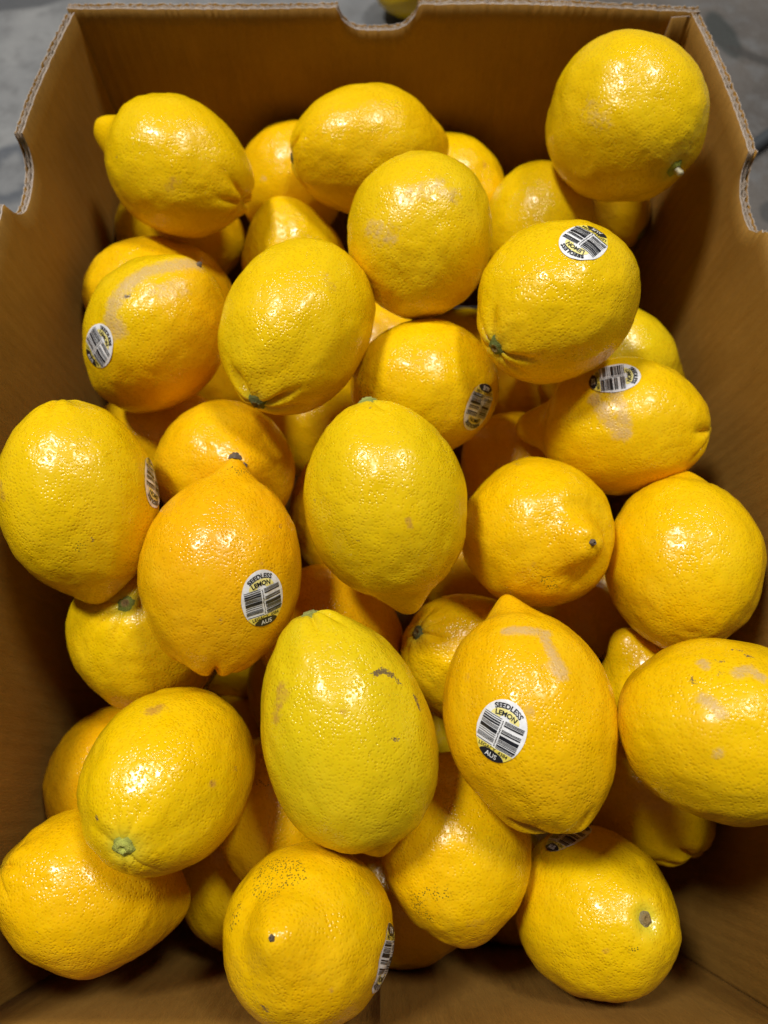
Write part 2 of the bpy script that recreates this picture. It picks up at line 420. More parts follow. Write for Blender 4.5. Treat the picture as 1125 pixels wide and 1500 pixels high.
# ------------------------------------------------------------------ lemons: pose, size and marks (lemon's own coordinates)
LEMONS = {
 'L1': {'c': [-0.10634, 0.29178, 0.21661], 'A': [-0.88653, 0.4515, 0.10106], 'a': 0.03834, 'b': 0.0325, 'sh': {'nl': 0.25, 'nw': 0.3, 'ns': 4, 'sl': 0.04, 'sw': 0.45}, 'mk': [(3, 2.6, 0.75, [[0.02375, 0.01836, -0.0147], [0.02089, 0.02058, -0.01653]]), (1, 0.4, 0.8, [[0.02268, 0.01922, 0.01549], [0.02283, 0.01935, 0.01496]])]},
 'L2': {'c': [-0.05571, 0.33435, 0.16315], 'A': [0.50618, 0.36903, 0.77948], 'a': 0.03545, 'b': 0.03165, 'sh': {'nl': 0.05, 'nw': 0.34, 'ns': 2.2, 'sl': 0.04, 'sw': 0.45}, 'mk': [(0, 1.6, 0.8, [[-0.00655, 0.0308, 0.00358], [-0.00789, 0.03037, 0.00464]])]},
 'L3': {'c': [-0.00919, 0.31103, 0.20895], 'A': [0.97113, 0.21351, -0.10642], 'a': 0.04016, 'b': 0.03167, 'sh': {'nl': 0.12, 'nw': 0.34, 'ns': 2.2, 'sl': 0.04, 'sw': 0.45}},
 'L4': {'c': [0.03627, 0.32958, 0.15973], 'A': [0.76051, -0.54338, 0.35548], 'a': 0.03912, 'b': 0.03402, 'sh': {'nl': 0.08, 'nw': 0.34, 'ns': 2.2, 'sl': 0.04, 'sw': 0.45}, 'mk': [(3, 1.4, 0.9, [[0.00613, 0.02098, 0.03], [0.00515, 0.0198, 0.0313]])]},
 'L5': {'c': [0.0167, 0.2306, 0.23649], 'A': [0.098, 0.98929, 0.10813], 'a': 0.03603, 'b': 0.03313, 'sh': {'nl': 0.06, 'nw': 0.34, 'ns': 2.2, 'sl': 0.04, 'sw': 0.45}, 'mk': [(0, 5, 0.66, [[0.02007, 0.02297, -0.01406], [0.01274, 0.02548, -0.0184]]), (0, 5, 0.6, [[0.0054, 0.03254, -0.00337], [-0.00541, 0.0326, 0.00256], [-0.01164, 0.03101, -0.00067]]), (1, 0.5, 0.6, [[-0.0116, 0.03091, -0.0031], [-0.01248, 0.03045, -0.00418]])]},
 'L6': {'c': [0.08753, 0.28396, 0.18081], 'A': [0.02629, 0.98013, 0.19662], 'a': 0.03687, 'b': 0.03206, 'sh': {'nl': 0.06, 'nw': 0.34, 'ns': 2.2, 'sl': 0.04, 'sw': 0.45}},
 'L7': {'c': [0.11665, 0.29623, 0.24118], 'A': [-0.4489, 0.88482, -0.12487], 'a': 0.03864, 'b': 0.03578, 'sh': {'nl': 0.04, 'nw': 0.34, 'ns': 2.2, 'sl': 0.04, 'sw': 0.45}, 'mk': [(0, 6, 0.52, [[0.02876, 0.02025, -0.00705], [0.02763, 0.01884, -0.01373]]), (3, 1.3, 0.5, [[0.03552, 0.0032, -0.00304], [0.03545, 0.00319, -0.0039]])]},
 'L8': {'c': [0.12791, 0.3245, 0.15529], 'A': [-0.78797, 0.61561, -0.01132], 'a': 0.03392, 'b': 0.0295, 'sh': {'nl': 0.12, 'nw': 0.34, 'ns': 2.2, 'sl': 0.04, 'sw': 0.45}},
 'L9': {'c': [-0.05099, 0.27163, 0.16274], 'A': [-0.21801, 0.54675, 0.80841], 'a': 0.03587, 'b': 0.02989, 'sh': {'nl': 0.12, 'nw': 0.5, 'ns': 2.2, 'sl': 0.04, 'sw': 0.45}, 'mk': [(2, 1.6, 0.9, [[-0.02268, 0.00102, 0.02348], [-0.02297, 0.00103, 0.02305]])]},
 'L10': {'c': [-0.03745, 0.18327, 0.23523], 'A': [0.34477, 0.93303, -0.10287], 'a': 0.04137, 'b': 0.03232, 'sh': {'nl': 0.05, 'nw': 0.34, 'ns': 2.2, 'sl': 0.11, 'sw': 0.34}, 'mk': [(3, 2.5, 0.6, [[-0.01174, 0.02991, 0.00449], [-0.01572, 0.02819, 0.00201]]), (2, 2.5, 1, [[0.00217, 0.00487, -0.04439], [0.00015, 0.00196, -0.0457]]), (3, 2, 0.5, [[-0.0066, 0.01681, 0.03437], [-0.01153, 0.01491, 0.03364]])]},
 'L11': {'c': [-0.12359, 0.24587, 0.17064], 'A': [0.91443, 0.08023, -0.39671], 'a': 0.0392, 'b': 0.03266, 'sh': {'nl': 0.06, 'nw': 0.34, 'ns': 2.2, 'sl': 0.04, 'sw': 0.45}},
 'L12': {'c': [-0.10918, 0.19608, 0.20898], 'A': [0.60899, 0.50912, 0.60821], 'a': 0.03979, 'b': 0.03211, 'sh': {'nl': 0.04, 'nw': 0.34, 'ns': 2.2, 'sl': 0.04, 'sw': 0.45}, 'stk': ([-0.00187, 0.03116, -0.0093], [-0.239, 0.085, 0.967]), 'mk': [(0, 4.2, 1.0, [[0.0006, 0.00161, 0.04129], [0.00258, 0.01308, 0.0365], [0.00479, 0.021, 0.02951], [0.00491, 0.02704, 0.02057], [0.00273, 0.03037, 0.01246], [-0.00191, 0.03183, 0.00461], [-0.00757, 0.03103, 0.00402]]), (0, 5, 0.62, [[-0.00602, 0.02314, 0.02655], [-0.00988, 0.01449, 0.03339]]), (1, 0.9, 1.0, [[0.0, 0.02843, 0.01849], [0.0, 0.02897, 0.01716]])]},
 'L13': {'c': [0.01913, 0.17091, 0.20198], 'A': [-0.98874, -0.09334, -0.117], 'a': 0.03411, 'b': 0.0325, 'sh': {'nl': 0.02, 'nw': 0.34, 'ns': 2.2, 'sl': 0.04, 'sw': 0.45}, 'stk': ([0.02024, 0.01169, -0.02376], [0.688, -0.487, 0.538]), 'mk': [(2, 2.0, 1.1, [[-0.00089, 0.01972, 0.02711], [0.00516, 0.01985, 0.02647], [0.00943, 0.0169, 0.02742]]), (1, 0.5, 0.8, [[0.01357, 0.02929, -0.00395], [0.01441, 0.02882, -0.00446]]), (1, 0.5, 0.7, [[-0.00896, 0.03067, 0.00623], [-0.00852, 0.03088, 0.00572]]), (3, 1.3, 0.6, [[0.0, 0.03231, 0.0037], [0.00097, 0.03234, 0.00319]])]},
 'L14': {'c': [0.07379, 0.18792, 0.24562], 'A': [0.73227, 0.66799, -0.13256], 'a': 0.0369, 'b': 0.0325, 'sh': {'nl': 0.05, 'nw': 0.34, 'ns': 2.2, 'sl': 0.09, 'sw': 0.34}, 'stk': ([0.00145, 0.03239, 0.00262], [-0.066, -0.024, -0.998])},
 'L15': {'c': [0.11917, 0.20711, 0.16581], 'A': [0.91017, -0.40797, 0.07179], 'a': 0.03815, 'b': 0.03318, 'sh': {'nl': 0.16, 'nw': 0.26, 'ns': 2.2, 'sl': 0.04, 'sw': 0.45}},
 'L16': {'c': [0.11103, 0.15167, 0.19966], 'A': [-0.89611, 0.23014, -0.37951], 'a': 0.0381, 'b': 0.03212, 'sh': {'nl': 0.3, 'nw': 0.3, 'ns': 4, 'sl': 0.04, 'sw': 0.45}, 'stk': ([-0.00761, 0.0312, 0.00071], [-0.212, -0.108, -0.971]), 'mk': [(0, 3, 0.92, [[0.00377, 0.03131, 0.00724], [0.01036, 0.03034, 0.00242], [0.01437, 0.02872, -0.00071], [0.018, 0.0264, -0.00385]]), (0, 3, 0.9, [[0.00288, 0.03197, -0.00128], [0.01029, 0.03014, -0.00498], [0.01776, 0.02606, -0.00724]])]},
 'L17': {'c': [-0.12577, 0.10529, 0.22493], 'A': [0.11612, -0.87534, -0.46936], 'a': 0.03983, 'b': 0.03079, 'sh': {'nl': 0.11, 'nw': 0.28, 'ns': 2.2, 'sl': 0.04, 'sw': 0.45}, 'stk': ([0.03066, 0.0, -0.00373], [-0.019, 0.524, 0.851]), 'mk': [(3, 2.5, 0.75, [[-0.01928, 0.02275, -0.00989], [-0.01923, 0.02338, -0.00727]]), (1, 0.5, 0.8, [[0.0118, 0.02651, 0.01332], [0.01213, 0.02619, 0.01388]]), (2, 2, 0.8, [[0.00625, 0.02737, 0.01636], [0.00715, 0.02752, 0.01527]])]},
 'L18': {'c': [-0.07636, 0.1367, 0.184], 'A': [0.40299, -0.28938, 0.86825], 'a': 0.03749, 'b': 0.0326, 'sh': {'nl': 0.12, 'nw': 0.34, 'ns': 2.2, 'sl': 0.04, 'sw': 0.45}},
 'L19': {'c': [-0.06559, 0.0759, 0.21952], 'A': [0.07947, 0.95226, 0.29476], 'a': 0.04072, 'b': 0.03236, 'sh': {'nl': 0.17, 'nw': 0.19, 'ns': 1.9, 'sl': 0.0, 'sw': 0.45, 'tps': -0.03}, 'stk': ([-0.02176, 0.02345, -0.00743], [0.207, 0.268, 0.941]), 'mk': [(2, 3, 0.8, [[-0.00167, 0.0073, 0.04099], [-0.00608, 0.00249, 0.04187]]), (1, 0.5, 0.8, [[-0.00765, 0.02942, -0.01504], [-0.00804, 0.02914, -0.01561]]), (1, 0.4, 0.8, [[-0.02404, 0.0134, 0.02053], [-0.02439, 0.0122, 0.02105]]), (3, 2.5, 0.5, [[-0.02028, 0.02121, 0.01617], [-0.02226, 0.0183, 0.01756]]), (3, 1.6, 0.6, [[-0.02024, 0.02462, 0.00593], [-0.02032, 0.02471, 0.00502]])]},
 'L20': {'c': [0.00111, 0.10156, 0.23282], 'A': [0.19075, -0.89798, -0.39654], 'a': 0.03987, 'b': 0.0325, 'sh': {'nl': 0.17, 'nw': 0.25, 'ns': 2.4, 'sl': 0.04, 'sw': 0.45}, 'mk': [(3, 1.2, 0.95, [[0.00384, 0.03192, 0.0058], [0.00379, 0.03153, 0.00845]]), (1, 0.4, 0.9, [[-0.00034, 0.01146, -0.03814], [-0.00056, 0.01236, -0.03762]]), (1, 0.4, 0.8, [[-0.02821, 0.01518, -0.00669], [-0.02802, 0.01562, -0.0064]]), (2, 2, 0.7, [[-0.02704, 0.01403, 0.01389], [-0.02472, 0.01686, 0.01556]]), (1, 0.3, 0.8, [[-0.0153, 0.02744, 0.01019], [-0.01489, 0.02767, 0.01019]])]},
 'L21': {'c': [0.06617, 0.09763, 0.20449], 'A': [0.30191, -0.42285, 0.85443], 'a': 0.03637, 'b': 0.03236, 'sh': {'nl': 0.17, 'nw': 0.28, 'ns': 4, 'sl': 0.04, 'sw': 0.45}, 'mk': [(2, 2.2, 1.0, [[-0.01796, -0.00644, 0.02938], [-0.0157, -0.00938, 0.03001]]), (1, 0.9, 0.8, [[0.00624, 0.03169, 0.00231], [0.0062, 0.03148, 0.00476]]), (1, 0.5, 0.7, [[0.0028, 0.02664, 0.02041], [0.00313, 0.02604, 0.0213]]), (3, 1.2, 0.7, [[-0.01913, 0.0023, 0.02922], [-0.0188, 0.00169, 0.02954]]), (2, 1.6, 0.7, [[-0.00085, 0.01139, 0.03442], [-0.00157, 0.01039, 0.03528]])]},
 'L22': {'c': [0.12968, 0.08522, 0.20274], 'A': [0.13467, 0.99088, -0.00487], 'a': 0.03736, 'b': 0.03242, 'sh': {'nl': 0.12, 'nw': 0.26, 'ns': 2.2, 'sl': 0.04, 'sw': 0.45}, 'mk': [(3, 0.8, 0.6, [[-0.01039, 0.01931, -0.02762], [-0.01125, 0.01882, -0.02762]]), (1, 0.4, 0.6, [[-0.01397, 0.02901, -0.00433], [-0.01439, 0.02877, -0.00461]])]},
 'L23': {'c': [-0.11066, 0.06101, 0.16402], 'A': [-0.02075, -0.14122, -0.98976], 'a': 0.03977, 'b': 0.03551, 'sh': {'nl': 0.05, 'nw': 0.34, 'ns': 2.2, 'sl': 0.04, 'sw': 0.45}, 'stk': ([-0.02813, -0.01797, 0.01358], [-0.053, -0.101, -0.993]), 'mk': [(3, 1, 0.5, [[-0.01176, -0.02539, -0.02451], [-0.0119, -0.02569, -0.02404]])]},
 'L24': {'c': [-0.01436, 0.01384, 0.21534], 'A': [0.30332, -0.90385, -0.30176], 'a': 0.04458, 'b': 0.0325, 'sh': {'nl': 0.1, 'nw': 0.2, 'ns': 2, 'sl': 0.1, 'sw': 0.42, 'tps': 0.055}, 'mk': [(3, 3, 0.8, [[-0.01656, 0.01839, -0.02749], [-0.01915, 0.01944, -0.02248], [-0.02189, 0.01913, -0.01801]]), (3, 2, 0.8, [[-0.01569, 0.02028, -0.02586], [-0.01691, 0.02057, -0.02391]]), (1, 0.75, 1.1, [[0.01593, 0.02263, -0.02161], [0.01959, 0.01989, -0.02102], [0.02226, 0.01887, -0.01771]]), (1, 0.5, 1, [[0.02313, 0.01845, -0.01647], [0.02372, 0.01891, -0.01396]]), (1, 0.6, 1.1, [[0.02711, 0.01619, -0.00847], [0.02754, 0.01645, -0.00517], [0.02772, 0.01656, -0.00317]]), (1, 0.6, 0.9, [[0.01626, 0.02817, 0.00084], [0.01669, 0.02793, 0.00117]]), (3, 2, 0.7, [[0.00134, 0.02994, -0.01522], [0.00227, 0.03025, -0.01396]])]},
 'L25': {'c': [-0.02798, 0.06327, 0.16131], 'A': [0.9849, -0.17142, -0.02443], 'a': 0.03562, 'b': 0.03098, 'sh': {'nl': 0.05, 'nw': 0.34, 'ns': 2.2, 'sl': 0.04, 'sw': 0.45}},
 'L26': {'c': [0.04161, 0.04877, 0.16214], 'A': [0.7303, -0.23228, -0.64242], 'a': 0.03508, 'b': 0.0305, 'sh': {'nl': 0.1, 'nw': 0.34, 'ns': 2.2, 'sl': 0.1, 'sw': 0.36}},
 'L27': {'c': [0.05536, 0.02033, 0.21882], 'A': [-0.10583, 0.99418, -0.02028], 'a': 0.04085, 'b': 0.03247, 'sh': {'nl': 0.17, 'nw': 0.22, 'ns': 2.0, 'sl': 0.04, 'sw': 0.45}, 'stk': ([0.01644, 0.02751, -0.00655], [-0.484, 0.343, 0.805]), 'mk': [(0, 2.0, 1.05, [[0.00771, 0.02258, 0.02771], [-0.00036, 0.02434, 0.02703], [-0.00705, 0.02412, 0.02587]]), (0, 2.2, 1.05, [[-0.00538, 0.02532, 0.02466], [-0.00656, 0.02876, 0.01706], [-0.00744, 0.0305, 0.01044]]), (0, 3, 0.9, [[-0.00551, 0.03034, 0.01279], [-0.00791, 0.03044, 0.01015]]), (0, 2.2, 0.6, [[0.00864, 0.03129, -0.00077], [0.00531, 0.03198, -0.00229]]), (3, 1, 0.8, [[0.0238, 0.01898, 0.01424], [0.02423, 0.01932, 0.01221]])]},
 'L28': {'c': [0.1221, 0.0141, 0.23363], 'A': [0.97142, -0.23062, 0.05612], 'a': 0.03657, 'b': 0.03265, 'sh': {'nl': 0.06, 'nw': 0.34, 'ns': 2.2, 'sl': 0.04, 'sw': 0.45}, 'mk': [(0, 2, 0.95, [[0.01727, 0.02304, -0.01724], [0.01605, 0.02431, -0.01651]]), (0, 2.2, 0.95, [[0.01472, 0.02837, -0.00748], [0.01752, 0.02743, -0.00287], [0.0146, 0.0292, -0.00014]]), (0, 2.4, 0.92, [[0.00424, 0.02812, -0.01796], [0.00179, 0.02981, -0.01477], [0.0, 0.0306, -0.01274]]), (1, 0.4, 0.9, [[0.01908, 0.02393, -0.01274], [0.01877, 0.02504, -0.0104]]), (1, 0.4, 1, [[0.0248, 0.02039, -0.00668], [0.02476, 0.02099, -0.00397]]), (1, 0.4, 1, [[0.02353, 0.02249, -0.00287], [0.02291, 0.02326, -0.00041]]), (1, 0.6, 0.8, [[0.01357, 0.02714, -0.01351], [0.0138, 0.02759, -0.01197]]), (1, 0.6, 0.9, [[0.00987, 0.02516, -0.02053], [0.00882, 0.02583, -0.02007]]), (0, 1.5, 0.8, [[-0.01293, 0.02792, -0.01223], [-0.01138, 0.029, -0.01093]])]},
 'L29': {'c': [0.12736, 0.03144, 0.16424], 'A': [-0.58575, 0.66993, 0.45617], 'a': 0.03159, 'b': 0.02747, 'sh': {'nl': 0.24, 'nw': 0.34, 'ns': 3, 'sl': 0.04, 'sw': 0.45}},
 'L30': {'c': [-0.08422, -0.00209, 0.20195], 'A': [0.1138, 0.57031, -0.81351], 'a': 0.03911, 'b': 0.03198, 'sh': {'nl': 0.06, 'nw': 0.34, 'ns': 2.2, 'sl': 0.04, 'sw': 0.45}, 'mk': [(3, 3, 1.0, [[0.00752, 0.0308, -0.00511], [0.00569, 0.03135, -0.00337]]), (3, 1.5, 1.0, [[-0.02254, 0.01637, -0.01921], [-0.02321, 0.01582, -0.0187]]), (1, 0.4, 0.9, [[-0.02765, 0.01488, -0.00743], [-0.02791, 0.01448, -0.00714]]), (1, 0.4, 0.8, [[0.01198, 0.00622, -0.03607], [0.0114, 0.00591, -0.03649]])]},
 'L31': {'c': [-0.12954, -0.0034, 0.12992], 'A': [0.56755, 0.78746, 0.24038], 'a': 0.03478, 'b': 0.03221, 'sh': {'nl': 0.05, 'nw': 0.34, 'ns': 2.2, 'sl': 0.04, 'sw': 0.45}},
 'L32': {'c': [-0.11925, -0.04524, 0.17393], 'A': [0.82889, -0.27212, -0.48877], 'a': 0.03561, 'b': 0.03096, 'sh': {'nl': 0.14, 'nw': 0.42, 'ns': 2.2, 'sl': 0.04, 'sw': 0.45}, 'mk': [(1, 0.3, 0.7, [[-0.01196, 0.02391, -0.01796], [-0.01201, 0.02402, -0.01773]])]},
 'L33': {'c': [-0.04629, -0.01823, 0.15002], 'A': [0.51268, -0.82496, 0.23791], 'a': 0.03488, 'b': 0.03033, 'sh': {'nl': 0.05, 'nw': 0.34, 'ns': 2.2, 'sl': 0.04, 'sw': 0.45}, 'mk': [(2, 2, 0.7, [[0.00133, 0.02956, -0.00765], [0.00357, 0.02972, -0.00559]])]},
 'L34': {'c': [-0.0663, -0.05214, 0.10263], 'A': [0.94135, -0.33134, 0.06386], 'a': 0.03715, 'b': 0.03231, 'sh': {'nl': 0.05, 'nw': 0.34, 'ns': 2.2, 'sl': 0.04, 'sw': 0.45}},
 'L35': {'c': [-0.02719, -0.05633, 0.19911], 'A': [-0.18374, 0.16414, 0.96918], 'a': 0.03649, 'b': 0.03083, 'sh': {'nl': 0.17, 'nw': 0.3, 'ns': 2.2, 'sl': 0.04, 'sw': 0.45}, 'stk': ([0.02977, -0.00774, 0.0026], [-0.323, -0.946, 0.0]), 'mk': [(2, 4.5, 1.2, [[-0.0117, 0.01958, 0.02455], [-0.00273, 0.02015, 0.02743], [0.0, 0.01873, 0.02901]]), (2, 4, 1.1, [[-0.0109, 0.01454, 0.02951], [-0.00674, 0.01348, 0.03208]]), (2, 2.4, 1, [[-0.00508, 0.01418, 0.03208], [-0.0014, 0.0156, 0.0316]]), (2, 2.6, 0.9, [[-0.0206, 0.00185, 0.02706], [-0.01927, 0.00594, 0.02761]]), (1, 0.9, 1, [[-0.00717, -0.02099, 0.02535], [-0.00631, -0.02159, 0.02495]]), (3, 0.8, 0.9, [[0.01568, -0.01499, 0.02593], [0.01556, -0.0158, 0.02535]])]},
 'L36': {'c': [0.0303, -0.02958, 0.16731], 'A': [0.09755, -0.98122, 0.16644], 'a': 0.0364, 'b': 0.0325, 'sh': {'nl': 0.05, 'nw': 0.3, 'ns': 2.2, 'sl': 0.04, 'sw': 0.45}, 'mk': [(2, 3, 1.0, [[-0.0187, 0.02077, 0.01858], [-0.01833, 0.017, 0.02326], [-0.01601, 0.01726, 0.02509]]), (2, 2.5, 0.9, [[-0.01537, 0.02406, 0.01739], [-0.00784, 0.02682, 0.01858]]), (3, 3, 0.6, [[0.00088, 0.01953, 0.02908], [0.00317, 0.01909, 0.02925]]), (1, 0.4, 0.8, [[0.00361, 0.02998, 0.01345], [0.00359, 0.02989, 0.0137]]), (3, 2, 0.6, [[0.02027, 0.02058, 0.01667], [0.0213, 0.01918, 0.01715]])]},
 'L37': {'c': [0.00695, -0.05737, 0.10264], 'A': [0.93746, -0.34782, -0.01383], 'a': 0.03737, 'b': 0.0325, 'sh': {'nl': 0.1, 'nw': 0.34, 'ns': 2.2, 'sl': 0.04, 'sw': 0.45}},
 'L38': {'c': [0.08949, -0.05611, 0.15723], 'A': [-0.29054, -0.0749, -0.95393], 'a': 0.03654, 'b': 0.0325, 'sh': {'nl': 0.05, 'nw': 0.34, 'ns': 2.2, 'sl': 0.04, 'sw': 0.45}, 'stk': ([0.0125, 0.02925, -0.00748], [-0.958, 0.288, 0.0]), 'mk': [(2, 1.6, 0.8, [[0.00716, -0.00925, -0.03484], [0.00591, -0.00956, -0.03508]]), (3, 1.2, 0.7, [[0.01566, -0.01034, -0.03006], [0.01484, -0.01012, -0.03073]]), (3, 1, 0.6, [[0.02163, 0.01622, -0.02029], [0.02177, 0.01533, -0.02097]])]},
 'L39': {'c': [0.1308, -0.00777, 0.11644], 'A': [-0.43339, 0.82823, -0.35525], 'a': 0.03595, 'b': 0.0321, 'sh': {'nl': 0.05, 'nw': 0.34, 'ns': 2.2, 'sl': 0.04, 'sw': 0.45}},
 'L40': {'c': [-0.03785, 0.18995, 0.12535], 'A': [0.86484, -0.48355, -0.13504], 'a': 0.03738, 'b': 0.0325, 'sh': {'nl': 0.05, 'nw': 0.34, 'ns': 2.2, 'sl': 0.04, 'sw': 0.45}},
 'L41': {'c': [-0.01792, 0.12737, 0.14683], 'A': [0.0, -0.94035, -0.34022], 'a': 0.03737, 'b': 0.0325, 'sh': {'nl': 0.05, 'nw': 0.34, 'ns': 2.2, 'sl': 0.04, 'sw': 0.45}},
 'L42': {'c': [0.07691, 0.15287, 0.14059], 'A': [0.70675, -0.70612, 0.04368], 'a': 0.03737, 'b': 0.0325, 'sh': {'nl': 0.05, 'nw': 0.34, 'ns': 2.2, 'sl': 0.04, 'sw': 0.45}},
 'L43': {'c': [-0.09199, 0.23306, 0.1115], 'A': [0.94143, 0.29648, 0.16063], 'a': 0.03738, 'b': 0.0325, 'sh': {'nl': 0.05, 'nw': 0.34, 'ns': 2.2, 'sl': 0.04, 'sw': 0.45}},
 'L44': {'c': [-0.12131, 0.17155, 0.14218], 'A': [0.97827, -0.10359, -0.17958], 'a': 0.03737, 'b': 0.0325, 'sh': {'nl': 0.05, 'nw': 0.34, 'ns': 2.2, 'sl': 0.04, 'sw': 0.45}},
 'L45': {'c': [0.05941, 0.27104, 0.06664], 'A': [0.60784, -0.77118, -0.18923], 'a': 0.03737, 'b': 0.0325, 'sh': {'nl': 0.05, 'nw': 0.34, 'ns': 2.2, 'sl': 0.04, 'sw': 0.45}},
 'L46': {'c': [-0.00062, 0.24266, 0.11951], 'A': [0.63343, -0.7289, -0.25977], 'a': 0.03738, 'b': 0.0325, 'sh': {'nl': 0.05, 'nw': 0.34, 'ns': 2.2, 'sl': 0.04, 'sw': 0.45}},
 'L47': {'c': [-0.0444, 0.04676, 0.08852], 'A': [0.01851, -0.99801, 0.06035], 'a': 0.03738, 'b': 0.0325, 'sh': {'nl': 0.05, 'nw': 0.34, 'ns': 2.2, 'sl': 0.04, 'sw': 0.45}},
 'L48': {'c': [-0.09218, 0.01041, 0.0445], 'A': [0.87036, -0.4922, -0.01464], 'a': 0.03738, 'b': 0.0325, 'sh': {'nl': 0.05, 'nw': 0.34, 'ns': 2.2, 'sl': 0.04, 'sw': 0.45}},
 'L49': {'c': [0.11475, 0.09208, 0.09562], 'A': [0.77655, -0.56761, 0.27347], 'a': 0.03738, 'b': 0.0325, 'sh': {'nl': 0.05, 'nw': 0.34, 'ns': 2.2, 'sl': 0.04, 'sw': 0.45}},
 'L50': {'c': [0.03072, 0.01435, 0.06657], 'A': [0.32371, -0.93143, 0.16628], 'a': 0.03738, 'b': 0.0325, 'sh': {'nl': 0.05, 'nw': 0.34, 'ns': 2.2, 'sl': 0.04, 'sw': 0.45}},
 'L51': {'c': [0.04537, 0.11126, 0.10099], 'A': [0.94431, -0.24031, 0.22477], 'a': 0.03738, 'b': 0.0325, 'sh': {'nl': 0.05, 'nw': 0.34, 'ns': 2.2, 'sl': 0.04, 'sw': 0.45}},
 'L52': {'c': [0.09719, 0.22757, 0.10528], 'A': [0.91323, -0.33336, 0.23426], 'a': 0.03738, 'b': 0.0325, 'sh': {'nl': 0.05, 'nw': 0.34, 'ns': 2.2, 'sl': 0.04, 'sw': 0.45}},
 'L53': {'c': [-0.12388, 0.30779, 0.15031], 'A': [0.98035, -0.06364, -0.18673], 'a': 0.03738, 'b': 0.0325, 'sh': {'nl': 0.05, 'nw': 0.34, 'ns': 2.2, 'sl': 0.04, 'sw': 0.45}},
 'L57': {'c': [-0.09604, 0.07485, 0.04462], 'A': [0.93457, -0.32231, -0.15066], 'a': 0.03738, 'b': 0.0325, 'sh': {'nl': 0.05, 'nw': 0.34, 'ns': 2.2, 'sl': 0.04, 'sw': 0.45}},
 'L55': {'c': [0.06249, -0.05481, 0.04529], 'A': [0.46467, -0.79869, 0.38235], 'a': 0.03738, 'b': 0.0325, 'sh': {'nl': 0.05, 'nw': 0.34, 'ns': 2.2, 'sl': 0.04, 'sw': 0.45}},
}

